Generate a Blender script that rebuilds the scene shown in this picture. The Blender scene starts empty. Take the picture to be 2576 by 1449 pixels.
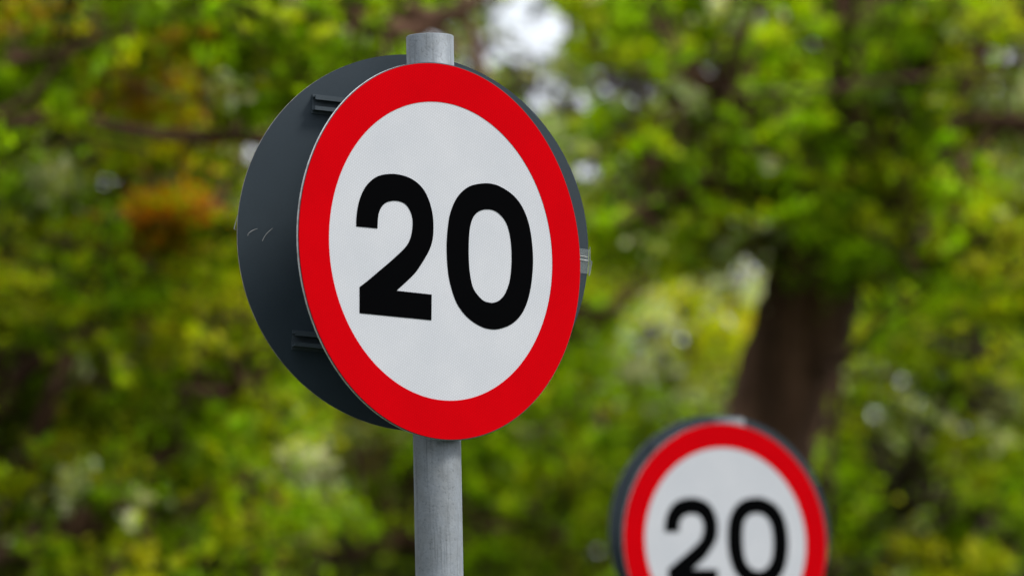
import bpy, math, random
import numpy as np
from mathutils import Vector, Matrix

random.seed(7)
rng = np.random.default_rng(11)
R = math.radians
scene = bpy.context.scene
C = scene.collection

# ------------------------------------------------------------------ camera
CAM = Vector((0, 0, 1.5))
PITCH, ROLL, FPX = R(6.14), R(1.1), 14311.0      # 200 mm lens on a 36 mm sensor
right = Vector((1, 0, 0))
fwd = Vector((0, math.cos(PITCH), math.sin(PITCH)))
up = Vector((0, -math.sin(PITCH), math.cos(PITCH)))


def ray(u, v):
    x, y = (u - 1288) / FPX, -(v - 724.5) / FPX
    X = x * math.cos(ROLL) + y * math.sin(ROLL)
    Y = -x * math.sin(ROLL) + y * math.cos(ROLL)
    return fwd + right * X + up * Y


def P(u, v, d):
    r = ray(u, v)
    return CAM + r * (d / r.y)


cam = bpy.data.cameras.new('camera')
co = bpy.data.objects.new('camera', cam)
C.objects.link(co)
ax = right * math.cos(ROLL) - up * math.sin(ROLL)
ay = right * math.sin(ROLL) + up * math.cos(ROLL)
m = Matrix((ax, ay, -fwd)).transposed().to_4x4()
m.translation = CAM
co.matrix_world = m
cam.lens = 200
cam.sensor_width = 36
cam.clip_start = 0.1
cam.clip_end = 2000
cam.dof.use_dof = True
cam.dof.focus_distance = 9.05
cam.dof.aperture_fstop = 4.4
scene.camera = co

# ------------------------------------------------------------------ nodes
def new_mat(name):
    mt = bpy.data.materials.new(name)
    mt.use_nodes = True
    nt = mt.node_tree
    b = nt.nodes['Principled BSDF']
    return mt, nt, b


def N(nt, kind, **kw):
    n = nt.nodes.new(kind)
    for k, v in kw.items():
        if k in n.inputs:
            n.inputs[k].default_value = v
        else:
            setattr(n, k, v)
    return n


def ramp(nt, src, stops):
    r = nt.nodes.new('ShaderNodeValToRGB')
    e = r.color_ramp.elements
    e[0].position, e[0].color = stops[0][0], (*stops[0][1], 1)
    e[1].position, e[1].color = stops[-1][0], (*stops[-1][1], 1)
    for p, c in stops[1:-1]:
        x = e.new(p)
        x.color = (*c, 1)
    nt.links.new(src, r.inputs[0])
    return r.outputs[0]


def objco(nt, scale=(1, 1, 1)):
    t = nt.nodes.new('ShaderNodeTexCoord')
    mp = nt.nodes.new('ShaderNodeMapping')
    mp.inputs['Scale'].default_value = scale
    nt.links.new(t.outputs['Object'], mp.inputs[0])
    return mp.outputs[0]


def mixc(nt, f, a, b, mode='MIX'):
    x = nt.nodes.new('ShaderNodeMix')
    x.data_type = 'RGBA'
    x.blend_type = mode
    for sock, val in ((x.inputs[0], f), (x.inputs[6], a), (x.inputs[7], b)):
        if hasattr(val, 'is_output'):
            nt.links.new(val, sock)
        elif isinstance(val, tuple):
            sock.default_value = (*val, 1)
        else:
            sock.default_value = val
    return x.outputs[2]


def mat_sheeting(name, col, rough, amp, spec=0.4):
    """retroreflective sheeting: faint hexagonal cell lattice and fine dust"""
    mt, nt, b = new_mat(name)
    co_ = objco(nt)
    k = 2 * math.pi / 0.0040
    outs = []
    for a in (0, 60, 120):
        d = nt.nodes.new('ShaderNodeVectorMath')
        d.operation = 'DOT_PRODUCT'
        nt.links.new(co_, d.inputs[0])
        d.inputs[1].default_value = (k * math.cos(R(a + 8)), k * math.sin(R(a + 8)), 0)
        c = nt.nodes.new('ShaderNodeMath')
        c.operation = 'COSINE'
        nt.links.new(d.outputs['Value'], c.inputs[0])
        outs.append(c.outputs[0])
    s = nt.nodes.new('ShaderNodeMath')
    nt.links.new(outs[0], s.inputs[0]); nt.links.new(outs[1], s.inputs[1])
    s2 = nt.nodes.new('ShaderNodeMath')
    nt.links.new(s.outputs[0], s2.inputs[0]); nt.links.new(outs[2], s2.inputs[1])
    mr = N(nt, 'ShaderNodeMapRange')
    nt.links.new(s2.outputs[0], mr.inputs[0])
    mr.inputs[1].default_value = -1.5; mr.inputs[2].default_value = 3
    hi = tuple(min(1, c * (1 + amp)) for c in col)
    lo = tuple(c * (1 - amp) for c in col)
    base = mixc(nt, mr.outputs[0], lo, hi)
    n = N(nt, 'ShaderNodeTexNoise', Scale=9.0, Detail=6.0)
    nt.links.new(co_, n.inputs['Vector'])
    g = ramp(nt, n.outputs[0], [(0.35, (.93, .94, .95)), (0.65, (1, 1, 1))])
    base = mixc(nt, 1.0, base, g, 'MULTIPLY')
    n2 = N(nt, 'ShaderNodeTexNoise', Scale=420.0, Detail=1.0)
    nt.links.new(co_, n2.inputs['Vector'])
    sp = ramp(nt, n2.outputs[0], [(0.35, (.96, .96, .96)), (0.65, (1, 1, 1))])
    base = mixc(nt, 1.0, base, sp, 'MULTIPLY')
    nt.links.new(base, b.inputs['Base Color'])
    b.inputs['Roughness'].default_value = rough
    b.inputs['Specular IOR Level'].default_value = spec
    return mt


M_WHITE = mat_sheeting('white_sheeting', (.485, .50, .53), .45, .12, .25)
M_RED = mat_sheeting('red_sheeting', (.50, .0002, .0030), .7, .10, .01)
M_BLACK = mat_sheeting('black_vinyl', (.0012, .0013, .0016), .7, .02, .008)


def mat_back(name, dark, lite):
    mt, nt, b = new_mat(name)
    c = objco(nt)
    n = N(nt, 'ShaderNodeTexNoise', Scale=7.0, Detail=8.0, Roughness=.65)
    nt.links.new(c, n.inputs['Vector'])
    base = ramp(nt, n.outputs[0], [(.3, dark), (.7, lite)])
    n2 = N(nt, 'ShaderNodeTexNoise', Scale=300.0, Detail=2.0)
    nt.links.new(c, n2.inputs['Vector'])
    sp = ramp(nt, n2.outputs[0], [(.25, (.93, .93, .93)), (.5, (1, 1, 1)), (.78, (1.07, 1.07, 1.07))])
    base = mixc(nt, 1.0, base, sp, 'MULTIPLY')
    nt.links.new(base, b.inputs['Base Color'])
    b.inputs['Roughness'].default_value = .55
    b.inputs['Specular IOR Level'].default_value = .3
    return mt


M_BACK = mat_back('slate_paint', (.018, .029, .038), (.023, .036, .047))
M_CHAN = mat_back('channel_paint', (.036, .050, .060), (.050, .065, .078))

M_EDGE, nt, b = new_mat('aluminium_edge')
b.inputs['Base Color'].default_value = (.82, .82, .82, 1)
b.inputs['Metallic'].default_value = .1
b.inputs['Roughness'].default_value = .4
n = N(nt, 'ShaderNodeTexNoise', Scale=60.0, Detail=3.0)
nt.links.new(objco(nt), n.inputs['Vector'])
nt.links.new(ramp(nt, n.outputs[0], [(.3, (.35, .34, .32)), (.5, (.62, .62, .62))]), b.inputs['Base Color'])

M_TRIM, nt, b = new_mat('scuffed_edge')
n = N(nt, 'ShaderNodeTexNoise', Scale=45.0, Detail=4.0)
nt.links.new(objco(nt), n.inputs['Vector'])
nt.links.new(ramp(nt, n.outputs[0], [(.35, (.10, .08, .06)), (.65, (.36, .33, .30))]), b.inputs['Base Color'])
b.inputs['Roughness'].default_value = .6

M_GALV, nt, b = new_mat('galvanised_steel')
c = objco(nt)
v = N(nt, 'ShaderNodeTexVoronoi', Scale=150.0)
nt.links.new(c, v.inputs['Vector'])
sp = ramp(nt, v.outputs['Color'], [(0, (.86, .87, .89)), (1, (1, 1, 1))])
n = N(nt, 'ShaderNodeTexNoise', Scale=16.0, Detail=7.0, Roughness=.7)
nt.links.new(c, n.inputs['Vector'])
base = ramp(nt, n.outputs[0], [(.3, (.165, .18, .188)), (.5, (.19, .212, .23)), (.72, (.22, .247, .275))])
base = mixc(nt, 1.0, base, sp, 'MULTIPLY')
n2 = N(nt, 'ShaderNodeTexNoise', Scale=1.0, Detail=5.0, Roughness=.7)
nt.links.new(objco(nt, (130, 130, 5)), n2.inputs['Vector'])
st = ramp(nt, n2.outputs[0], [(.36, (.42, .41, .38)), (.47, (1, 1, 1)), (.62, (1, 1, 1)), (.74, (1.12, 1.12, 1.12))])
base = mixc(nt, .5, base, st, 'MULTIPLY')
n3 = N(nt, 'ShaderNodeTexNoise', Scale=260.0, Detail=2.0)
nt.links.new(c, n3.inputs['Vector'])
sk = ramp(nt, n3.outputs[0], [(.30, (.45, .44, .42)), (.40, (1, 1, 1))])
base = mixc(nt, .45, base, sk, 'MULTIPLY')
nt.links.new(base, b.inputs['Base Color'])
b.inputs['Metallic'].default_value = .2
b.inputs['Specular IOR Level'].default_value = .3
nt.links.new(ramp(nt, n.outputs[0], [(.3, (.7, .7, .7)), (.7, (.56, .56, .56))]), b.inputs['Roughness'])
bp = N(nt, 'ShaderNodeBump', Strength=.25, Distance=.002)
nt.links.new(n3.outputs[0], bp.inputs['Height'])
nt.links.new(bp.outputs[0], b.inputs['Normal'])

M_TAPE, nt, b = new_mat('clear_tape')
b.inputs['Base Color'].default_value = (.55, .62, .60, 1)
b.inputs['Roughness'].default_value = .3
b.inputs['Alpha'].default_value = .10
M_TAPE2, nt, b = new_mat('tape_fold')
b.inputs['Base Color'].default_value = (.25, .27, .26, 1)
b.inputs['Roughness'].default_value = .35
b.inputs['Alpha'].default_value = .75
M_SCR, nt, b = new_mat('scratch_bare_metal')
b.inputs['Base Color'].default_value = (.22, .23, .23, 1)
b.inputs['Roughness'].default_value = .6


# ------------------------------------------------------------------ mesh helpers
def obj(name, me, mats, parent=None):
    o = bpy.data.objects.new(name, me)
    C.objects.link(o)
    for mt in (mats if isinstance(mats, (list, tuple)) else [mats]):
        me.materials.append(mt)
    if parent:
        o.parent = parent
    return o


def mesh(name, vs, fs, smooth=False, mi=None):
    me = bpy.data.meshes.new(name)
    me.from_pydata([tuple(v) for v in vs], [], fs)
    if smooth:
        me.polygons.foreach_set('use_smooth', [True] * len(me.polygons))
    if mi:
        me.polygons.foreach_set('material_index', mi)
    me.update()
    return me


def ring_mesh(name, r0, r1, z0, z1, n=180):
    """solid annulus (or disc when r0 == 0) between z0 and z1"""
    vs, fs, mi = [], [], []
    a = [2 * math.pi * i / n for i in range(n)]
    for r, z in ((r1, z0), (r1, z1), (r0, z1), (r0, z0)):
        if r == 0:
            continue
        vs += [(r * math.cos(t), r * math.sin(t), z) for t in a]
    if r0:
        for k, mm in ((0, 1), (1, 0), (2, 1), (3, 0)):
            for i in range(n):
                j = (i + 1) % n
                k2 = (k + 1) % 4
                fs.append((k * n + i, k * n + j, k2 * n + j, k2 * n + i)); mi.append(mm)
    else:
        for i in range(n):
            j = (i + 1) % n
            fs.append((i, j, n + j, n + i)); mi.append(1)
        fs.append(tuple(range(n, 2 * n))); mi.append(0)
        fs.append(tuple(reversed(range(n)))); mi.append(0)
    return mesh(name, vs, fs, mi=mi)


def catmull(pts, corners=(), k=6):
    """closed smooth outline; indices in corners stay sharp"""
    out, n = [], len(pts)
    cs = set(corners)
    for i in range(n):
        p1, p2 = pts[i], pts[(i + 1) % n]
        p0 = pts[i - 1] if i not in cs else (2 * p1[0] - p2[0], 2 * p1[1] - p2[1])
        p3 = pts[(i + 2) % n] if (i + 1) % n not in cs else (2 * p2[0] - p1[0], 2 * p2[1] - p1[1])
        for s in range(k):
            t = s / k
            out.append(tuple(.5 * (2 * p1[q] + (p2[q] - p0[q]) * t + (2 * p0[q] - 5 * p1[q] + 4 * p2[q] - p3[q]) * t * t
                                   + (3 * p1[q] - p0[q] - 3 * p2[q] + p3[q]) * t ** 3) for q in (0, 1)))
    return out


def outline_mesh(name, loops, depth):
    cu = bpy.data.curves.new(name, 'CURVE')
    cu.dimensions = '2D'
    cu.fill_mode = 'BOTH'
    cu.extrude = depth / 2
    for lp in loops:
        s = cu.splines.new('POLY')
        s.points.add(len(lp) - 1)
        for p, q in zip(s.points, lp):
            p.co = (q[0], q[1], 0, 1)
        s.use_cyclic_u = True
    o = bpy.data.objects.new(name, cu)
    me = bpy.data.meshes.new_from_object(o)
    me.name = name
    bpy.data.objects.remove(o)
    return me


def tube(vs, fs, path, radii, n=10, jitter=0.0):
    """append a tapered tube along path"""
    base = len(vs)
    m_ = len(path)
    for i, (p, r) in enumerate(zip(path, radii)):
        d = (path[min(i + 1, m_ - 1)] - path[max(i - 1, 0)]).normalized()
        a = d.cross(Vector((0.31, 1, 0.17))).normalized()
        b_ = d.cross(a)
        for k in range(n):
            t = 2 * math.pi * k / n
            rr = r * (1 + jitter * random.uniform(-1, 1))
            vs.append(p + a * math.cos(t) * rr + b_ * math.sin(t) * rr)
    for i in range(m_ - 1):
        for k in range(n):
            k2 = (k + 1) % n
            fs.append((base + i * n + k, base + i * n + k2, base + (i + 1) * n + k2, base + (i + 1) * n + k))
    fs.append(tuple(base + (m_ - 1) * n + k for k in range(n)))
    fs.append(tuple(base + k for k in reversed(range(n))))


def tag(o, label=None, cat=None, group=None, kind=None):
    for k, v in (('label', label), ('category', cat), ('group', group), ('kind', kind)):
        if v:
            o[k] = v
    return o


# ------------------------------------------------------------------ the signs
def frame(yaw, spin=0.0):
    t = R(yaw)
    u = Vector((math.cos(t), math.sin(t), 0))
    v = Vector((0, 0, 1))
    n_ = Vector((math.sin(t), -math.cos(t), 0))
    s = R(spin)
    u2 = u * math.cos(s) + v * math.sin(s)
    v2 = v * math.cos(s) - u * math.sin(s)
    return Matrix((u2, v2, n_)).transposed().to_4x4()


def plane_hit(u, v, centre, mat):
    n_ = mat.col[2].to_3d()
    r = ray(u, v)
    t = (centre - CAM).dot(n_) / r.dot(n_)
    q = CAM + r * t - centre
    return (q.dot(mat.col[0].to_3d()), q.dot(mat.col[1].to_3d()))


FRONT_C, FRONT_M = P(1112.4, 631.5, 8.94), frame(42.7)
REAR_C, REAR_M = P(1044.2, 609.6, 9.075), frame(23.2, -4.0)
POLE_C = P(1091, 634, 9.005)


def trace(pts):
    k = 0.40026 * 2576 / 3014
    return [plane_hit((1000 / 0.40026 + x) * k, (450 / 0.40026 + y) * k, FRONT_C, FRONT_M) for x, y in pts]


two = [(118, 542), (120, 480), (128, 410), (145, 340), (170, 280), (205, 228), (255, 185), (310, 163), (380, 156),
       (450, 165), (515, 188), (570, 225), (615, 275), (648, 340), (670, 410), (682, 480), (685, 560), (680, 630),
       (665, 690), (640, 745), (600, 812), (555, 878), (500, 935), (440, 990), (415, 1014), (672, 1042), (670, 1231),
       (143, 1179), (143, 987), (200, 943), (280, 875), (360, 808), (430, 745), (475, 700), (503, 660), (522, 610),
       (532, 550), (533, 500), (525, 455), (505, 410), (480, 380), (448, 362), (400, 354), (350, 362), (315, 385),
       (290, 425), (278, 475), (273, 557)]
zero = [(1065, 225), (1140, 235), (1210, 268), (1270, 312), (1320, 370), (1360, 445), (1388, 530), (1405, 620),
        (1415, 720), (1417, 820), (1410, 920), (1397, 1010), (1375, 1095), (1340, 1175), (1290, 1236), (1230, 1275),
        (1160, 1296), (1110, 1297), (1050, 1283), (980, 1245), (915, 1188), (860, 1110), (825, 1020), (800, 920),
        (788, 820), (783, 700), (788, 590), (802, 480), (825, 400), (860, 330), (910, 275), (970, 240)]
hole = [(1085, 417), (1130, 425), (1175, 455), (1215, 505), (1240, 570), (1253, 640), (1260, 720), (1261, 800),
        (1256, 880), (1245, 950), (1225, 1010), (1200, 1055), (1165, 1088), (1125, 1102), (1090, 1100), (1050, 1085),
        (1010, 1045), (980, 1000), (963, 945), (950, 860), (945, 780), (944, 700), (948, 600), (957, 535),
        (975, 480), (1005, 442), (1043, 422)]
ME_TWO = outline_mesh('numeral_two', [catmull(trace(two), (0, 24, 25, 26, 27, 28, 47))], .0006)
ME_ZERO = outline_mesh('numeral_zero', [catmull(trace(zero)), catmull(trace(hole))], .0006)
for me_ in (ME_TWO, ME_ZERO):
    me_.materials.append(M_BLACK)

# sign plate: thin aluminium disc, white sheeting over it, red border on the sheeting
ME_PLATE = ring_mesh('sign_plate', 0, .300, -.003, 0)
ME_FACE = ring_mesh('face', 0, .2375, 0.0001, .0007)
ME_BORDER = ring_mesh('border', .2372, .2985, 0.0001, .0013)
ME_BACK = ring_mesh('back_plate', 0, .304, -.003, 0)
ME_PLATE.materials.append(M_CHAN); ME_PLATE.materials.append(M_EDGE)
ME_FACE.materials.append(M_WHITE); ME_FACE.materials.append(M_WHITE)
ME_BORDER.materials.append(M_RED); ME_BORDER.materials.append(M_RED)
ME_BACK.materials.append(M_BACK); ME_BACK.materials.append(M_TRIM)


def channel_mesh(length):
    """extruded C channel with inward lips, slot facing +Z, sitting on z = 0"""
    h, d, t, lip = .0115, .016, .0022, .0062
    prof = [(-h - .004, 0), (h + .004, 0), (h + .004, t), (h, t), (h, d), (h - lip, d), (h - lip, d - t), (h - t, d - t),
            (h - t, t), (-h + t, t), (-h + t, d - t), (-h + lip, d - t), (-h + lip, d), (-h, d), (-h, t), (-h - .004, t)]
    n_ = len(prof)
    vs = [(x, p[0], p[1]) for x in (0, length) for p in prof]
    fs = [(i, (i + 1) % n_, n_ + (i + 1) % n_, n_ + i) for i in range(n_)]
    for o_, rev in ((0, True), (n_, False)):
        for q in ((15, 0, 1, 2), (15, 2, 3, 14), (14, 3, 8, 9), (3, 4, 7, 8), (4, 5, 6, 7), (14, 9, 10, 13), (13, 10, 11, 12)):
            f = tuple(o_ + i for i in q)
            fs.append(f if rev else tuple(reversed(f)))
    return mesh('channel', vs, fs)


def rod_mesh(name, x0, x1):
    vs, fs = [], []
    tube(vs, fs, [Vector(x0), Vector(x1)], [.004, .004], 6)
    return mesh(name, vs, fs)


def clamp_mesh():
    """steel band round the pole with two eared bolts; built round z axis"""
    vs, fs = [], []
    n_ = 40
    for r, z in ((.0385, -.011), (.041, -.011), (.041, .011), (.0385, .011)):
        vs += [(r * math.cos(2 * math.pi * i / n_), r * math.sin(2 * math.pi * i / n_), z) for i in range(n_)]
    for k in range(4):
        for i in range(n_):
            j = (i + 1) % n_
            fs.append((k * n_ + i, k * n_ + j, ((k + 1) % 4) * n_ + j, ((k + 1) % 4) * n_ + i))
    for s in (-1, 1):
        tube(vs, fs, [Vector((s * .030, -.043, 0)), Vector((s * .030, .043, 0))], [.004, .004], 8)
        for y in (-.040, .040):
            tube(vs, fs, [Vector((s * .030, y - .003, 0)), Vector((s * .030, y + .003, 0))], [.0075, .0075], 6)
    return mesh('pole_clamp', vs, fs)


ME_CHAN = {L: channel_mesh(L) for L in (.32, .36, .40)}
for me_ in ME_CHAN.values():
    me_.materials.append(M_CHAN)
ME_CLAMP = clamp_mesh()
ME_CLAMP.materials.append(M_GALV)


def pole_mesh(height):
    vs, fs = [], []
    n_, ro, ri = 96, .038, .0335
    zs = [0, height - .0015, height]
    for z, r in ((0, ro), (height * .5, ro), (height - .0012, ro), (height, ro - .0012), (height, ri), (height - .25, ri)):
        vs += [(r * math.cos(2 * math.pi * i / n_), r * math.sin(2 * math.pi * i / n_), z) for i in range(n_)]
    for k in range(5):
        for i in range(n_):
            j = (i + 1) % n_
            fs.append((k * n_ + i, k * n_ + j, (k + 1) * n_ + j, (k + 1) * n_ + i))
    return mesh('pole', vs, fs, smooth=True)


def seam_mesh(height):
    vs, fs = [], []
    tube(vs, fs, [Vector((0, 0, z * height / 30)) + Vector((random.uniform(-1, 1) * .0004, 0, 0)) for z in range(31)], [.0007] * 31, 5)
    return mesh('seam', vs, fs)


def make_sign(pole_c, front_c, front_m, rear_c, rear_m, height, label, dig=Matrix.Identity(4)):
    root = bpy.data.objects.new('speed_limit_sign', None)
    root.location = (pole_c.x, pole_c.y, 0)
    C.objects.link(root)
    tag(root, label, 'road sign', 'speed limit signs on steel poles')
    inv = Matrix.Translation(-Vector((pole_c.x, pole_c.y, 0)))
    po = obj('pole', pole_mesh(height), M_GALV, root)

    def add(name, me_, parent, mw):
        o = bpy.data.objects.new(name, me_)
        C.objects.link(o)
        o.parent = parent
        o.matrix_local = mw
        return o
    fm = inv @ Matrix.Translation(front_c) @ front_m
    pl = add('sign_plate', ME_PLATE, root, fm)
    I = Matrix.Identity(4)
    add('face', ME_FACE, pl, I)
    add('border', ME_BORDER, pl, I)
    add('numeral', ME_TWO, pl, Matrix.Translation((0, 0, .0012)) @ dig)
    add('numeral', ME_ZERO, pl, Matrix.Translation((0, 0, .0012)) @ dig)
    flip = Matrix.Rotation(math.pi, 4, 'Y')
    for y in (.15, -.15):
        add('channel', ME_CHAN[.32], pl, Matrix.Translation((.16, y, -.0042)) @ flip)
    rm = inv @ Matrix.Translation(rear_c) @ rear_m
    bk = add('back_plate', ME_BACK, root, rm)
    add('channel', ME_CHAN[.36], bk, Matrix.Translation((-.189, .205, .0002)))
    add('channel', ME_CHAN[.40], bk, Matrix.Translation((-.203, -.176, .0002)))
    for z in (front_c.z + .15, front_c.z - .15, rear_c.z + .2, rear_c.z - .18):
        add('pole_clamp', ME_CLAMP, root, Matrix.Translation((0, 0, z)) @ Matrix.Rotation(R(42.7 if z in (front_c.z + .15, front_c.z - .15) else 23), 4, 'Z'))
    return root, bk, pl


top = P(1080.5, 92, 9.005).z
s1, bk1, pl1 = make_sign(POLE_C, FRONT_C, FRONT_M, REAR_C, REAR_M, top,
                         'sharp twenty limit sign, white disc with red ring, its grey pole top showing above')


# clear tape wrapped over the rim of the back plate, and its loose folded ends
def strip(name, pts, w, th, mat, parent):
    """thin ribbon of width w along pts (x, y, z) in plate coordinates"""
    vs, fs = [], []
    for i, p in enumerate(pts):
        p = Vector(p)
        vs += [p + Vector((0, w / 2, 0)), p - Vector((0, w / 2, 0)), p - Vector((0, w / 2, -th)), p + Vector((0, w / 2, th))]
    for i in range(len(pts) - 1):
        a, b_ = 4 * i, 4 * i + 4
        for k in range(4):
            fs.append((a + k, a + (k + 1) % 4, b_ + (k + 1) % 4, b_ + k))
    n_ = 4 * (len(pts) - 1)
    fs += [(3, 2, 1, 0), (n_, n_ + 1, n_ + 2, n_ + 3)]
    return obj(name, mesh(name, vs, fs), mat, parent)


for side in (-1, 1):
    if side == 1:
        strip('tape', [(.285, -.002, .0008), (.3045, -.002, .0012), (.3065, -.002, -.002), (.300, -.002, -.006)], .040, .0004, M_TAPE, bk1)
        vs, fs = [], []
        tube(vs, fs, [Vector((.3055, .022, .002)), Vector((.3065, .000, .002)), Vector((.3058, -.026, .002))], [.0006, .0009, .0007], 6)
        tube(vs, fs, [Vector((.3050, .001, .003)), Vector((.3100, -.002, .001)), Vector((.3075, -.022, .001)), Vector((.3055, -.026, .002))], [.0006, .0012, .0009, .0006], 6)
        tube(vs, fs, [Vector((.286, .000, .0016)), Vector((.3045, -.001, .0016))], [.0007, .0007], 5)
        tube(vs, fs, [Vector((.288, .006, .0016)), Vector((.302, .005, .0016))], [.0006, .0006], 5)
        obj('tape_fold', mesh('tape_fold', vs, fs), M_TAPE2, bk1)
    else:
        vs, fs = [], []
        tube(vs, fs, [Vector((-.3045, .014, -.001)), Vector((-.3075, .000, -.001)), Vector((-.3092, -.009, -.001)), Vector((-.3050, -.010, -.001))], [.0003, .0006, .0010, .0004], 6)
        obj('tape_fold', mesh('tape_fold', vs, fs), M_TAPE2, bk1)


def pt7(x, y):
    k = 220 / 1594
    return Vector((*plane_hit((680 + x * k) * .8547, (560 + y * k) * .8547, REAR_C, REAR_M), .0003))


vs, fs = [], []
tube(vs, fs, [pt7(345, 955), pt7(390, 905), pt7(440, 870), pt7(500, 842), pt7(565, 822)], [.0003, .0006, .0007, .0005, .0002], 5)
tube(vs, fs, [pt7(665, 1085), pt7(700, 1010), pt7(750, 935), pt7(810, 875), pt7(885, 812)], [.0006, .0006, .0005, .0006, .0003], 5)
tube(vs, fs, [pt7(350, 975), pt7(385, 945)], [.0003, .0002], 4)
obj('scratch', mesh('scratch', vs, fs), M_SCR, bk1)

F2M, R2M = frame(29.5), frame(21.0, -2.0)
F2C, R2C, P2C = P(1826, 1362, 14.30), P(1812, 1343, 14.46), P(1841, 1362, 14.38)
s2, bk2, pl2 = make_sign(P2C, F2C, F2M, R2C, R2M, P(1835, 1054, 14.38).z,
                         'blurred twenty limit sign in front of the leaning brown trunk, lower part out of frame',
                         Matrix.Translation((-.004, 0, 0)) @ Matrix.Rotation(R(1.5), 4, 'Z') @ Matrix.Diagonal((.97, .97, 1, 1)))

# ------------------------------------------------------------------ foliage
LEAF_MATS = {}


def leaf_mat(name='leaf', rough=.5, spec=.12):
    mt, nt, b = new_mat(name)
    at = nt.nodes.new('ShaderNodeAttribute')
    at.attribute_name = 'leaf_colour'
    nt.links.new(at.outputs['Color'], b.inputs['Base Color'])
    b.inputs['Roughness'].default_value = rough
    b.inputs['Specular IOR Level'].default_value = spec
    tr = nt.nodes.new('ShaderNodeBsdfTranslucent')
    hs = N(nt, 'ShaderNodeHueSaturation', Saturation=1.1, Value=1.3)
    nt.links.new(at.outputs['Color'], hs.inputs['Color'])
    nt.links.new(hs.outputs[0], tr.inputs[0])
    mx = nt.nodes.new('ShaderNodeMixShader')
    mx.inputs[0].default_value = .45
    nt.links.new(b.outputs[0], mx.inputs[1])
    nt.links.new(tr.outputs[0], mx.inputs[2])
    nt.links.new(mx.outputs[0], nt.nodes['Material Output'].inputs[0])
    return mt


M_LEAF = leaf_mat()


def bark_mat(name, a, b2, c2):
    mt, nt, b = new_mat(name)
    n_ = N(nt, 'ShaderNodeTexNoise', Scale=1.0, Detail=7.0, Roughness=.7)
    nt.links.new(objco(nt, (4.5, 4.5, .7)), n_.inputs['Vector'])
    nt.links.new(ramp(nt, n_.outputs[0], [(.32, a), (.5, b2), (.7, c2)]), b.inputs['Base Color'])
    b.inputs['Roughness'].default_value = .85
    b.inputs['Specular IOR Level'].default_value = .2
    bp = N(nt, 'ShaderNodeBump', Strength=.8, Distance=.05)
    nt.links.new(n_.outputs[0], bp.inputs['Height'])
    nt.links.new(bp.outputs[0], b.inputs['Normal'])
    return mt


M_BARK = bark_mat('dark_bark', (.030, .015, .008), (.090, .045, .027), (.30, .16, .11))
M_BARK2 = bark_mat('grey_bark', (.035, .03, .015), (.07, .058, .035), (.14, .115, .085))
M_BARK3 = bark_mat('twig_bark', (.03, .02, .012), (.06, .042, .028), (.12, .085, .06))

PAL = {  # pale and dark entries put glints and canopy shade into leaf colour
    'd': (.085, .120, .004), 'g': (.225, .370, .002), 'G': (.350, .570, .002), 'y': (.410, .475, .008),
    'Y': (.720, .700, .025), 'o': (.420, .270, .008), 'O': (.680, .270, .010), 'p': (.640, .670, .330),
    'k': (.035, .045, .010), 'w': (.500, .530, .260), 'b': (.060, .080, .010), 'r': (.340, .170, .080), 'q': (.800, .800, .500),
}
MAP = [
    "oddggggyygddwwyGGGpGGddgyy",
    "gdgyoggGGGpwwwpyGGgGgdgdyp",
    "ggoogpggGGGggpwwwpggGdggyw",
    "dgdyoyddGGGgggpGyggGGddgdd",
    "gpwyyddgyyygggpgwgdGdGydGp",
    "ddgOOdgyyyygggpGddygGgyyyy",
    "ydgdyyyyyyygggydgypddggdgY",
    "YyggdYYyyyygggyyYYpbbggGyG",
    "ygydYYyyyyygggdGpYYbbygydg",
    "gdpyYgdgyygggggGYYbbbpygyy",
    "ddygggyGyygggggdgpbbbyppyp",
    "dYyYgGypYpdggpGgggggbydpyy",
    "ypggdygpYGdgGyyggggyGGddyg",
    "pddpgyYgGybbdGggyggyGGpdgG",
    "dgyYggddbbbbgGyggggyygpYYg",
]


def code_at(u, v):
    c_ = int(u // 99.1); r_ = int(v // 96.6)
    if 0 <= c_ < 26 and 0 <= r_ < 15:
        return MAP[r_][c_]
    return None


# openings in the canopy where the white sky shows through (direction u, v and half sizes)
GAPS = [(1315, 45, 95, 62), (1240, 130, 70, 30), (1360, 115, 48, 46), (1080, 100, 42, 26), (1425, 70, 28, 26), (1395, 222, 46, 20),
        (1440, 262, 44, 24), (1525, 208, 50, 38), (1608, 228, 60, 34), (1642, 402, 30, 18), (1478, 432, 32, 18), (1345, 245, 24, 36),
        (1790, 175, 18, 16), (1905, 35, 30, 12), (1700, 262, 20, 20), (2482, 130, 22, 10), (2552, 150, 22, 16), (2502, 235, 12, 18),
        (262, 462, 13, 20), (305, 450, 8, 18), (628, 388, 16, 14), (590, 236, 22, 8), (505, 195, 12, 10), (1130, 200, 40, 24),
        (1500, 100, 14, 12), (1660, 60, 16, 14), (1560, 330, 14, 12), (2040, 110, 16, 12), (2110, 215, 14, 12),
        (1868, 682, 36, 42), (1835, 725, 30, 24), (1640, 838, 36, 28), (1668, 900, 20, 26), (1720, 790, 24, 18), (1790, 775, 28, 20), (1600, 880, 16, 22), (1720, 850, 20, 26), (1760, 820, 18, 16), (1680, 960, 18, 16), (1850, 780, 16, 18),
        (1740, 900, 14, 12), (1810, 850, 12, 16), (1690, 1060, 12, 18), (1770, 700, 14, 10),
        (2200, 1040, 10, 8), (2310, 1010, 9, 8), (2270, 960, 12, 10), (2430, 1090, 10, 9), (2340, 1080, 9, 9), (2520, 1050, 10, 8), (2380, 930, 12, 10),
        (1500, 1388, 12, 14), (600, 1210, 10, 12)]
GA = np.array(GAPS, float) * np.array((1, 1, .88, .88))


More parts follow.
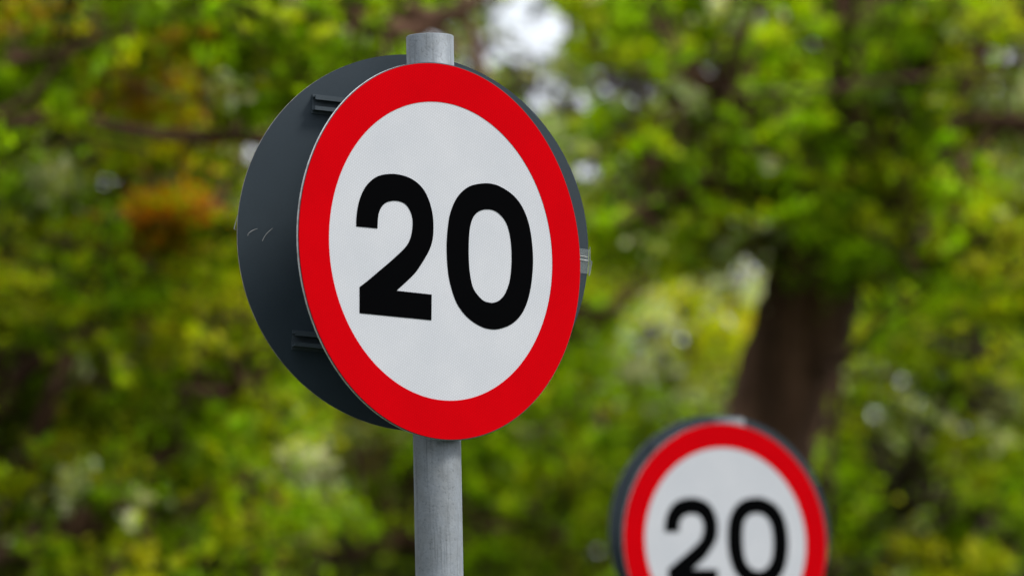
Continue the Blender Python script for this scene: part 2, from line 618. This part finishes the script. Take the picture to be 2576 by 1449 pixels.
def project(Q):
    Q = Q - np.array(tuple(CAM))
    z = Q @ np.array(tuple(fwd)); x = Q @ np.array(tuple(ax)) / z; y = Q @ np.array(tuple(ay)) / z
    return 1288 + x * FPX, 724.5 - y * FPX


def open_mask(u, v, grow=0.0):
    u, v = np.atleast_1d(u)[:, None], np.atleast_1d(v)[:, None]
    wob = 1 + .25 * np.sin(u * .11 + v * .07) * np.sin(v * .13 - u * .05)
    return ((((u - GA[:, 0]) / (GA[:, 2] * wob + grow)) ** 2 + ((v - GA[:, 1]) / (GA[:, 3] * wob + grow)) ** 2) < 1).any(1)


def near_sky(u, v, rp):
    return bool(open_mask(u, v, rp * .35)[0])


def leaves(centres, radii, cols, count, size, flat=.75):
    """leaf-sized folded faces spread through many small clumps -> arrays"""
    V, Fc, Cc = [], [], []
    for (c_, r_, col, cnt) in zip(centres, radii, cols, count):
        n_ = int(cnt)
        d = rng.normal(size=(n_, 3))
        d /= np.linalg.norm(d, axis=1)[:, None] + 1e-9
        rad = r_ * np.abs(rng.normal(size=n_)) * .75
        axis = rng.normal(size=3) * np.array((1.3, 1, .6))
        axis /= np.linalg.norm(axis)
        d = d * .75 + axis * (d @ axis)[:, None] * rng.uniform(.5, 2.4)
        pos = np.array(c_) + d * rad[:, None] * np.array((1, 1, flat))
        bias = rng.normal(size=3) * .55 + np.array((0, -.25, .6))
        nrm = rng.normal(size=(n_, 3)) * .75 + bias
        nrm /= np.linalg.norm(nrm, axis=1)[:, None]
        t = np.cross(nrm, rng.normal(size=(n_, 3)))
        t /= np.linalg.norm(t, axis=1)[:, None]
        s = np.cross(nrm, t)
        L = size * rng.uniform(.6, 1.3, n_)[:, None]
        fold = nrm * L * .12
        q = np.stack([pos - t * L * .5, pos + s * L * .3 + fold, pos + t * L * .5, pos - s * L * .3 + fold], 1)
        uu, vv = project(pos)
        ok = ~(open_mask(uu, vv, .32 * size * FPX / max(8, abs(c_[1]))) & (rng.random(n_) < .97))
        q = q[ok]; n_ = len(q)
        V.append(q.reshape(-1, 3))
        alt = np.array(PAL['gGydg'[int(rng.integers(5))]]) * np.linalg.norm(col) / .45
        sel = (rng.random(n_) < (.25 if size < .3 else 0))[:, None]
        cj = np.where(sel, alt, np.array(col)) * rng.uniform(.6, 1.45, (n_, 1)) * (1 + rng.normal(size=(n_, 3)) * .06)
        Cc.append(np.repeat(cj, 4, 0))
    V = np.concatenate(V); Cc = np.clip(np.concatenate(Cc), 0, .8)
    return V, Cc


def leaf_mesh(name, V, Cc):
    n_ = len(V) // 4
    me = bpy.data.meshes.new(name)
    me.vertices.add(len(V))
    me.vertices.foreach_set('co', V.astype(np.float32).ravel())
    idx = np.arange(n_)[:, None] * 4 + np.array([[0, 1, 2, 0, 2, 3]])
    me.loops.add(n_ * 6)
    me.loops.foreach_set('vertex_index', idx.astype(np.int32).ravel())
    me.polygons.add(n_ * 2)
    me.polygons.foreach_set('loop_start', (np.arange(n_ * 2) * 3).astype(np.int32))
    me.polygons.foreach_set('loop_total', np.full(n_ * 2, 3, np.int32))
    me.update(calc_edges=True)
    a = me.color_attributes.new('leaf_colour', 'FLOAT_COLOR', 'POINT')
    a.data.foreach_set('color', np.concatenate([Cc, np.ones((len(Cc), 1))], 1).astype(np.float32).ravel())
    me.validate()
    return me


def smooth_path(pts, k=5):
    out = []
    n_ = len(pts)
    for i in range(n_ - 1):
        p0, p1, p2, p3 = pts[max(i - 1, 0)], pts[i], pts[i + 1], pts[min(i + 2, n_ - 1)]
        for s in range(k):
            t = s / k
            out.append(.5 * (2 * p1 + (p2 - p0) * t + (2 * p0 - 5 * p1 + 4 * p2 - p3) * t * t + (3 * p1 - p0 - 3 * p2 + p3) * t ** 3))
    out.append(pts[-1])
    return out


def lerp_r(rs, k=5):
    out = []
    for i in range(len(rs) - 1):
        out += [rs[i] + (rs[i + 1] - rs[i]) * s / k for s in range(k)]
    return out + [rs[-1]]


NEAR = .72


def make_tree(name, label, cat, group, dist, trunk, limbs, region, n_clumps, size, bark, spread=2.2,
              crown_top=None, r_clump=(.04, .15), per=40, twig=.012, colour=None, outer=None, trunk_name='trunk', maxjit=45, keep=.2, dull=1.0, behind=False, extra=(), limb_front=0.0):
    """trunk / limbs: lists of (u, v, radius[, depth offset]); region(u, v) -> bool says which directions
    this crown fills; outer: (centre_u, centre_v, half_u, half_v, n) rest of crown outside the view"""
    dist, size, twig, spread = dist * NEAR, size * NEAR, twig * NEAR, spread * NEAR
    r_clump = (r_clump[0] * NEAR, r_clump[1] * NEAR)

    def path(pl, front=0.0):
        pts = [P(q[0], q[1], dist - (front if i else 0) + (q[3] if len(q) > 3 else 0)) for i, q in enumerate(pl)]
        return smooth_path(pts), lerp_r([q[2] * NEAR for q in pl])
    tv, tf = [], []
    tp, tr = path(trunk)
    tp[0].z = -.1
    base = Vector((tp[0].x, tp[0].y, 0))
    tube(tv, tf, tp, tr, 16, .05)
    bones = [(p, r) for p, r in zip(tp, tr)]
    lv, lf = [], []
    for l in limbs:
        lp, lr = path(l, limb_front)
        tube(lv, lf, lp, lr, 9, .06)
        bones += list(zip(lp, lr))
    cs, rs, cols, cnt = [], [], [], []
    tries = 0
    while len(cs) < n_clumps and tries < n_clumps * 60:
        tries += 1
        u, v = random.uniform(-180, 2760), random.uniform(-160, 1620)
        if not region(u, v):
            continue
        ju, jv = u + random.gauss(0, maxjit * .5), v + random.gauss(0, maxjit * .5)
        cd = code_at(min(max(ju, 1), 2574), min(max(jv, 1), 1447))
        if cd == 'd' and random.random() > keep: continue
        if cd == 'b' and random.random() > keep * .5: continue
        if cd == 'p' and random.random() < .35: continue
        off = random.gauss(0, spread * .5)
        if behind and random.random() < .55:
            off = abs(off) + .25
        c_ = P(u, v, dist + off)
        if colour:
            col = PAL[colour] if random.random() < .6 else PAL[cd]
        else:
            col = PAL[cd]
        q_ = random.random()
        if q_ < .14:
            col = PAL[random.choice('gGyyg')]
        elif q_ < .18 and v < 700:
            col = PAL['p']  # scattered pale clumps stand in for bright glints on the foliage
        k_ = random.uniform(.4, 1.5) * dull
        r_ = random.uniform(*r_clump)
        if near_sky(u, v, .8 * r_ * FPX / dist) and random.random() < .85: continue
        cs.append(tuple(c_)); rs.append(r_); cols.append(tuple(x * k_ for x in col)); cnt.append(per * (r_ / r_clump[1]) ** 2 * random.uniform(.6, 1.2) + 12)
    for (eu, ev, ru, rv, ec, en, er) in extra:
        for _ in range(en):
            cs.append(tuple(P(random.gauss(eu, ru * .5), random.gauss(ev, rv * .5), dist + random.uniform(-2.4, -.8))))
            rs.append(er * NEAR * random.uniform(.6, 1.2)); cols.append(tuple(x * random.uniform(.8, 1.2) for x in PAL[ec])); cnt.append(40)
    if outer:
        cu_, cv_, hu, hv, no = outer
        k = 0
        while k < no:
            a, b_ = random.uniform(-1, 1), random.uniform(-1, 1)
            if a * a + b_ * b_ > 1:
                continue
            u, v = cu_ + a * hu, cv_ + b_ * hv
            if -150 < u < 2726 and -130 < v < 1580:
                k += 1
                continue
            k += 1
            c_ = P(u, v, dist + random.gauss(0, spread * .8))
            if c_.z < .5:
                continue
            cs.append(tuple(c_)); rs.append(random.uniform(.35, .6) * NEAR); cols.append(PAL[random.choice('gGyg')]); cnt.append(55)
    # twigs joining clumps to the nearest limb
    B = np.array([tuple(p) for p, _ in bones])
    for i, c_ in enumerate(cs):
        j = int(np.argmin(((B - np.array(c_)) ** 2).sum(1)))
        a, c2 = Vector(B[j]), Vector(c_)
        if (a - c2).length < .05 or random.random() < .72:
            continue
        mid = (a + c2) / 2 + Vector((random.uniform(-.2, .2), random.uniform(-.2, .2), random.uniform(-.05, .25))) * (a - c2).length * .5
        tw = twig * random.uniform(.7, 1.8)
        tube(lv, lf, smooth_path([a, mid, c2], 3), lerp_r([tw * 1.5, tw, tw * .4], 3), 5)
        # fine side shoots
        for _ in range(1):
            e = c2 + Vector((random.gauss(0, .2), random.gauss(0, .2), random.gauss(0, .2)))
            tube(lv, lf, [mid.lerp(c2, .6), e], [tw * .5, tw * .25], 4)
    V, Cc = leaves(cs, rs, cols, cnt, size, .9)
    root = bpy.data.objects.new(name, None)
    root.location = base
    C.objects.link(root)
    tag(root, label, cat, group)
    tv = [p - base for p in tv]
    k0 = len(tv)
    tv += [p - base for p in lv]
    tf += [tuple(i + k0 for i in f) for f in lf]
    obj(trunk_name, mesh(trunk_name, tv, tf, True), bark, root)
    obj('crown', leaf_mesh('crown', V - np.array(tuple(base)), Cc), M_LEAF, root)
    return root


GR = 'trees behind the signs'
# 1 the big tree with the leaning dark trunk
make_tree('broadleaf_tree', 'large tree with thick dark brown trunk leaning right behind the blurred sign', 'tree', GR, 40,
          [(1830, 2860, .50), (1850, 2200, .40), (1880, 1450, .35), (1925, 1150, .335), (1958, 1000, .345), (2010, 850, .355), (2050, 715, .35), (2110, 560, .28),
           (2170, 400, .24, -.5), (2215, 200, .22, -.8), (2235, 0, .19, -.8), (2260, -400, .10), (2280, -900, .05)],
          [[(2050, 700, .18), (1990, 590, .15), (1960, 480, .11), (1985, 380, .08, -.5), (1900, 300, .05, -.8), (1800, 240, .03, -1)],
           [(2110, 640, .16), (2200, 560, .13), (2280, 420, .12), (2310, 280, .11), (2340, 120, .08), (2330, -60, .05)],
           [(1990, 560, .08), (1860, 440, .08, -.2), (1740, 465, .08, -.3), (1640, 515, .06, -.4), (1540, 560, .03, -1.3)],
           [(2090, 930, .06, -.2), (2150, 880, .035, -.4), (2230, 800, .025, -.5), (2330, 740, .02, -.6)],
           [(2085, 915, .05, -.3), (2108, 955, .035, -.4), (2098, 1060, .03, -.4), (2086, 1240, .022, -.4), (2080, 1400, .015, -.4)],
           [(2110, 945, .03, -.3), (2180, 948, .025, -.3), (2260, 940, .018, -.3)],
           [(2190, 340, .10), (2100, 230, .08), (2060, 60, .06), (1980, -100, .04)],
           [(2200, 260, .09), (2140, 120, .09), (2120, -20, .08), (2100, -200, .05)]],
          lambda u, v: u > 1480 and v < 700 - max(0, (1900 - u)) * .1 and u < 2500 or (u > 1420 and v < 420 and u < 1800), 3240, .085, M_BARK,
          keep=.10, limb_front=.6, outer=(2100, -500, 1300, 1500, 110))
# 2 tree on the far left with rust leaves
make_tree('maple_tree', 'tree turning rust orange in patches, left of the round sign', 'tree', GR, 36,
          [(380, 3000, .22), (360, 2100, .17), (330, 1500, .14), (300, 1150, .12), (262, 900, .10), (300, 650, .09), (330, 450, .08), (380, 250, .06), (420, 50, .05), (450, -300, .03)],
          [[(320, 520, .05), (430, 560, .04), (520, 540, .03)], [(340, 400, .05), (460, 345, .05), (600, 340, .04), (760, 350, .03)],
           [(335, 380, .05), (200, 400, .045), (100, 440, .04), (-60, 520, .03)], [(380, 250, .05), (260, 200, .03), (120, 190, .02)]],
          lambda u, v: 60 < u < 640 and v < 640 and ((u - 350) / 320) ** 2 + ((v - 330) / 340) ** 2 < 1, 615, .08, M_BARK, limb_front=.8, spread=1.4, extra=[(408, 548, 75, 34, 'O', 150, .10), (290, 195, 130, 70, 'o', 50, .14), (400, 130, 80, 60, 'o', 14, .14), (370, 245, 40, 40, 'r', 6, .1), (420, 300, 80, 40, 'o', 16, .12), (470, 270, 120, 60, 'o', 16, .14), (330, 370, 130, 40, 'y', 16, .12)],
          outer=(350, -100, 500, 500, 60))
# 3 the tree with long grey boughs sweeping over the top left
make_tree('lime_tree', 'green tree with long grey boughs sweeping across the top left corner', 'tree', GR, 31,
          [(-900, 3400, .30), (-880, 2400, .26), (-840, 1500, .22), (-760, 700, .20), (-650, 100, .17), (-500, -400, .12), (-400, -1000, .06)],
          [[(-780, 800, .10), (-400, 420, .08), (-150, 250, .04), (0, 160, .028), (160, 130, .024), (330, 70, .022), (520, 30, .02), (760, 40, .014), (960, 5, .01)],
           [(-400, 420, .06), (-120, 330, .03), (60, 250, .018), (200, 120, .014), (420, 60, .012), (640, 90, .01)],
           [(-740, 600, .09), (-420, 700, .06), (-100, 480, .026), (60, 400, .02), (200, 350, .014), (380, 380, .01)],
           [(-650, 100, .12), (-200, -160, .10), (300, -130, .085), (700, -60, .07), (960, 0, .06), (1090, 45, .045), (1180, 20, .035), (1290, -60, .02)],
           [(700, -60, .06), (900, 50, .07), (1010, 80, .07), (1090, 70, .04), (1150, 110, .02)], [(-400, 420, .06), (100, 300, .035), (330, 330, .035), (470, 345, .04), (600, 345, .035), (680, 370, .02)]],
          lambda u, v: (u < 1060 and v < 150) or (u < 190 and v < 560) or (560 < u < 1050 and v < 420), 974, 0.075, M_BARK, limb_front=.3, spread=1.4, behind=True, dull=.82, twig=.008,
          outer=(-300, -500, 1200, 1000, 110))
# 4 yellow-green tree, lower left
make_tree('hazel_tree', 'yellow green bushy tree filling the lower left with a dark sloping bough', 'tree', GR, 34,
          [(-120, 2750, .20), (-90, 2000, .18), (-60, 1500, .17), (60, 1360, .12), (200, 1260, .10), (340, 1150, .07), (420, 1090, .05), (520, 960, .03)],
          [[(-60, 1480, .12), (40, 1390, .11), (230, 1290, .09), (340, 1200, .06), (470, 1110, .04)],
           [(-60, 1480, .10), (90, 1100, .07), (170, 900, .05), (230, 700, .035), (260, 560, .02)],
           [(60, 1360, .06), (300, 1400, .05), (520, 1370, .04), (640, 1300, .03)],
           [(340, 1150, .05), (560, 1000, .035), (650, 940, .03), (740, 860, .02)],
           [(-70, 1250, .08), (0, 1020, .07), (60, 930, .06), (180, 870, .04)]],
          lambda u, v: u < 760 and v > 560, 1641, .085, M_BARK, limb_front=.9, dull=.95, outer=(0, 1500, 900, 900, 90))
# 5 tree behind the first pole, lower middle
make_tree('sycamore_tree', 'tree behind the sharp sign with a brown bough low beside its pole', 'tree', GR, 46,
          [(1240, 2700, .22), (1230, 2000, .20), (1200, 1500, .18), (1190, 1200, .15), (1210, 900, .12), (1250, 600, .10), (1230, 300, .07), (1180, 60, .05), (1150, -200, .03)],
          [[(1200, 1450, .10), (1020, 1360, .085), (900, 1400, .075), (780, 1450, .06), (560, 1520, .03)],
           [(1200, 1300, .09), (1330, 1320, .07), (1480, 1360, .06), (1640, 1300, .03)],
           [(1210, 900, .08), (1500, 800, .06), (1640, 700, .04)], [(1200, 1100, .06), (1450, 1050, .05), (1580, 1010, .03)]],
          lambda u, v: (700 < u < 1620 and v > 520) and not (1580 < u and 600 < v < 960), 1436, .09, M_BARK, limb_front=.6, outer=(1200, 1500, 800, 900, 60))
# 6 small sapling behind sign top, thin against the sky
make_tree('birch_tree', 'thin leaved tree against white sky above the sharp sign', 'tree', GR, 50,
          [(1420, 2700, .14), (1430, 1800, .12), (1440, 1000, .10), (1430, 500, .07), (1440, 200, .05), (1420, -100, .03)],
          [[(1435, 420, .04), (1540, 330, .03), (1650, 260, .02)], [(1435, 300, .035), (1330, 200, .025), (1240, 120, .02)],
           [(1438, 200, .03), (1540, 100, .02), (1620, 0, .015)]],
          lambda u, v: 1080 < u < 1700 and v < 560, 85, .06, M_BARK3, r_clump=(.06, .2), per=36, outer=(1420, -250, 350, 350, 30))
# 7 pale tree low right with twiggy brown boughs
make_tree('ash_tree', 'pale yellow tree low right of the blurred sign with twiggy brown boughs', 'tree', GR, 44,
          [(2260, 2750, .22), (2240, 2000, .19), (2225, 1500, .17), (2215, 1310, .15), (2260, 1220, .11), (2320, 1140, .07), (2360, 1050, .04), (2400, 900, .03)],
          [[(2215, 1320, .12), (2300, 1260, .09), (2370, 1245, .08), (2440, 1290, .07), (2520, 1340, .05), (2640, 1380, .03)],
           [(2225, 1290, .10), (2225, 1200, .07), (2190, 1120, .05), (2140, 1060, .03)],
           [(2255, 1220, .07), (2300, 1150, .05), (2310, 1080, .03)],
           [(2360, 1050, .04), (2430, 920, .05), (2470, 870, .05), (2540, 800, .03)],
           [(2310, 1330, .05), (2200, 1400, .04), (2120, 1420, .03)]],
          lambda u, v: u > 1560 and v > 640 and not (u < 1950 and v < 1000) and not (1790 < u < 2150 - (v - 720) * .15 and 600 < v < 1250), 1641, .085, M_BARK3, limb_front=1.0,
          outer=(2350, 1600, 700, 900, 60))
# 8 right-edge tree
make_tree('oak_tree', 'tree at the right edge with a dark curving bough and olive leaves', 'tree', GR, 38,
          [(3000, 2900, .32), (2980, 2000, .28), (2950, 1200, .25), (2900, 700, .22), (2860, 300, .18), (2820, -200, .12), (2800, -800, .06)],
          [[(2880, 420, .10), (2700, 330, .08), (2576, 315, .07), (2470, 300, .05), (2400, 300, .03)],
           [(2870, 250, .09), (2640, 40, .07), (2500, 90, .055), (2450, 170, .05), (2400, 290, .045), (2385, 400, .04), (2340, 540, .03), (2280, 640, .02)],
           [(2920, 900, .09), (2700, 720, .06), (2560, 600, .05), (2470, 560, .04), (2380, 540, .025)],
           [(2400, 520, .04), (2420, 420, .035), (2500, 330, .03)]],
          lambda u, v: u > 2350 and v < 800, 666, .085, M_BARK, limb_front=.8, outer=(2900, 100, 700, 1400, 70))
# 9 far pale-yellow tree seen between sign and trunk
make_tree('field_maple_tree', 'bright yellow tree far off, between the sharp sign and brown trunk', 'tree', GR, 49,
          [(1745, 2500, .18), (1740, 1600, .15), (1735, 1100, .12), (1745, 850, .08), (1760, 700, .04)],
          [[(1738, 1000, .07), (1660, 900, .04), (1620, 820, .02)], [(1740, 950, .07), (1830, 850, .04), (1870, 760, .02)]],
          lambda u, v: ((u - 1745) / 190) ** 2 + ((v - 850) / 260) ** 2 < 1, 513, .09, M_BARK3, colour='Y', limb_front=-.5, spread=1.6, extra=[(1640, 870, 80, 90, 'q', 50, .2), (1860, 690, 60, 50, 'q', 60, .18), (1790, 800, 130, 90, 'Y', 70, .2), (1650, 850, 70, 60, 'Y', 20, .15), (1720, 1050, 70, 50, 'p', 14, .15)], outer=(1745, 1500, 260, 500, 30))

# dense olive thicket closing the middle distance
make_tree('beech_tree', 'dull olive tree standing in shade behind the other trees on the left', 'tree', GR, 58,
          [(560, 2600, .25), (560, 1600, .2), (580, 900, .16), (600, 300, .1), (620, -200, .05)],
          [[(570, 1200, .1), (300, 900, .07), (100, 700, .04)], [(580, 900, .1), (850, 700, .06), (1050, 500, .04)]],
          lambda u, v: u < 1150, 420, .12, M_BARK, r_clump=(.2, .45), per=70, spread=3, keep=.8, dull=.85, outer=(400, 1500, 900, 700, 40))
make_tree('beech_tree', 'dull olive tree standing in shade behind the other trees on the right', 'tree', GR, 60,
          [(1950, 2600, .25), (1960, 1600, .2), (1980, 900, .16), (2000, 300, .1), (2020, -200, .05)],
          [[(1960, 1200, .1), (1700, 1100, .07), (1400, 1000, .04)], [(1980, 900, .1), (2250, 700, .06), (2500, 500, .04)]],
          lambda u, v: u > 1100, 520, .12, M_BARK, r_clump=(.2, .45), per=70, spread=3, keep=.85, dull=1.0, outer=(2000, 1500, 900, 700, 40))

# 10 the wood far behind everything: gap shade painted into dark leaf colours, closed except where the sky shows through
cs, rs, cols, cnt = [], [], [], []
for _ in range(5200):
    u, v = random.uniform(-900, 3500), random.uniform(-500, 2300)
    if 0 < u < 2576 and 0 < v < 1449:
        cd = code_at(u, v)
    else:
        cd = 'g'
        if 1000 < u < 1700 and v < 60:
            continue
    cs.append(tuple(P(u, v, 66 + random.uniform(-4, 5)))); rs.append(random.uniform(.5, .9))
    cols.append(PAL[random.choice('kkkdd')]); cnt.append(26)
# unseen stretch of wood, added on the left to darken pole and plates
for _ in range(2600):
    a = R(random.uniform(-130, -14)); dd = random.uniform(20, 27) + 22 * max(0, 1 - abs(a + .24) / .6)
    cs.append((math.sin(a) * dd, math.cos(a) * dd + 4, random.uniform(.3, 15))); rs.append(random.uniform(.7, 1.3))
    cols.append(PAL[random.choice('kkkd')]); cnt.append(22)
V, Cc = leaves(cs, rs, cols, cnt, .42)
wood = obj('woodland', leaf_mesh('woodland', V, Cc), M_LEAF)
tag(wood, 'wood with shade painted into its dark leaves, seen between the trees, unseen left arm added', 'woodland', kind='stuff')

# ------------------------------------------------------------------ ground
mt, nt, b = new_mat('grass_ground')
n_ = N(nt, 'ShaderNodeTexNoise', Scale=.8, Detail=9.0)
nt.links.new(objco(nt), n_.inputs['Vector'])
nt.links.new(ramp(nt, n_.outputs[0], [(.3, (.02, .03, .010)), (.55, (.035, .05, .014)), (.75, (.06, .07, .02))]), b.inputs['Base Color'])
b.inputs['Roughness'].default_value = .9
vs = [(-400, -200, 0), (400, -200, 0), (400, 900, 0), (-400, 900, 0)]
g = obj('ground', mesh('ground', vs, [(0, 1, 2, 3)]), mt)
g['kind'] = 'structure'

# ------------------------------------------------------------------ light
SUN_EL, SUN_AZ = 50, 103      # azimuth clockwise from +Y (view direction): right and behind the camera
w = bpy.data.worlds.new('World')
scene.world = w
w.use_nodes = True
nt = w.node_tree
bg = nt.nodes['Background']
sky = nt.nodes.new('ShaderNodeTexSky')
sky.sky_type = 'NISHITA'
sky.sun_disc = False
sky.sun_elevation = R(SUN_EL)
sky.sun_rotation = R(SUN_AZ)
sky.air_density = 1.0
sky.dust_density = 4.0
# thin high cloud over most of the sky
tc = nt.nodes.new('ShaderNodeTexCoord')
cn = N(nt, 'ShaderNodeTexNoise', Scale=2.2, Detail=6.0)
nt.links.new(tc.outputs['Generated'], cn.inputs['Vector'])
cf = ramp(nt, cn.outputs[0], [(.3, (.62, .62, .62)), (.6, (.95, .95, .95))])
cm = mixc(nt, cf, sky.outputs[0], (7.6, 7.9, 8.4))
nt.links.new(cm, bg.inputs[0])
bg.inputs[1].default_value = .12
L = bpy.data.lights.new('sun', 'SUN')
L.energy = 2.1
L.angle = R(14)
L.color = (1, .96, .9)
lo = bpy.data.objects.new('sun', L)
C.objects.link(lo)
sd = Vector((math.sin(R(SUN_AZ)) * math.cos(R(SUN_EL)), math.cos(R(SUN_AZ)) * math.cos(R(SUN_EL)), math.sin(R(SUN_EL))))
lo.rotation_euler = sd.to_track_quat('Z', 'Y').to_euler()

vs_ = scene.view_settings
vs_.view_transform = 'Standard'
vs_.look = 'None'
vs_.exposure = .62
vs_.gamma = 1
scene.cycles.max_bounces = 6
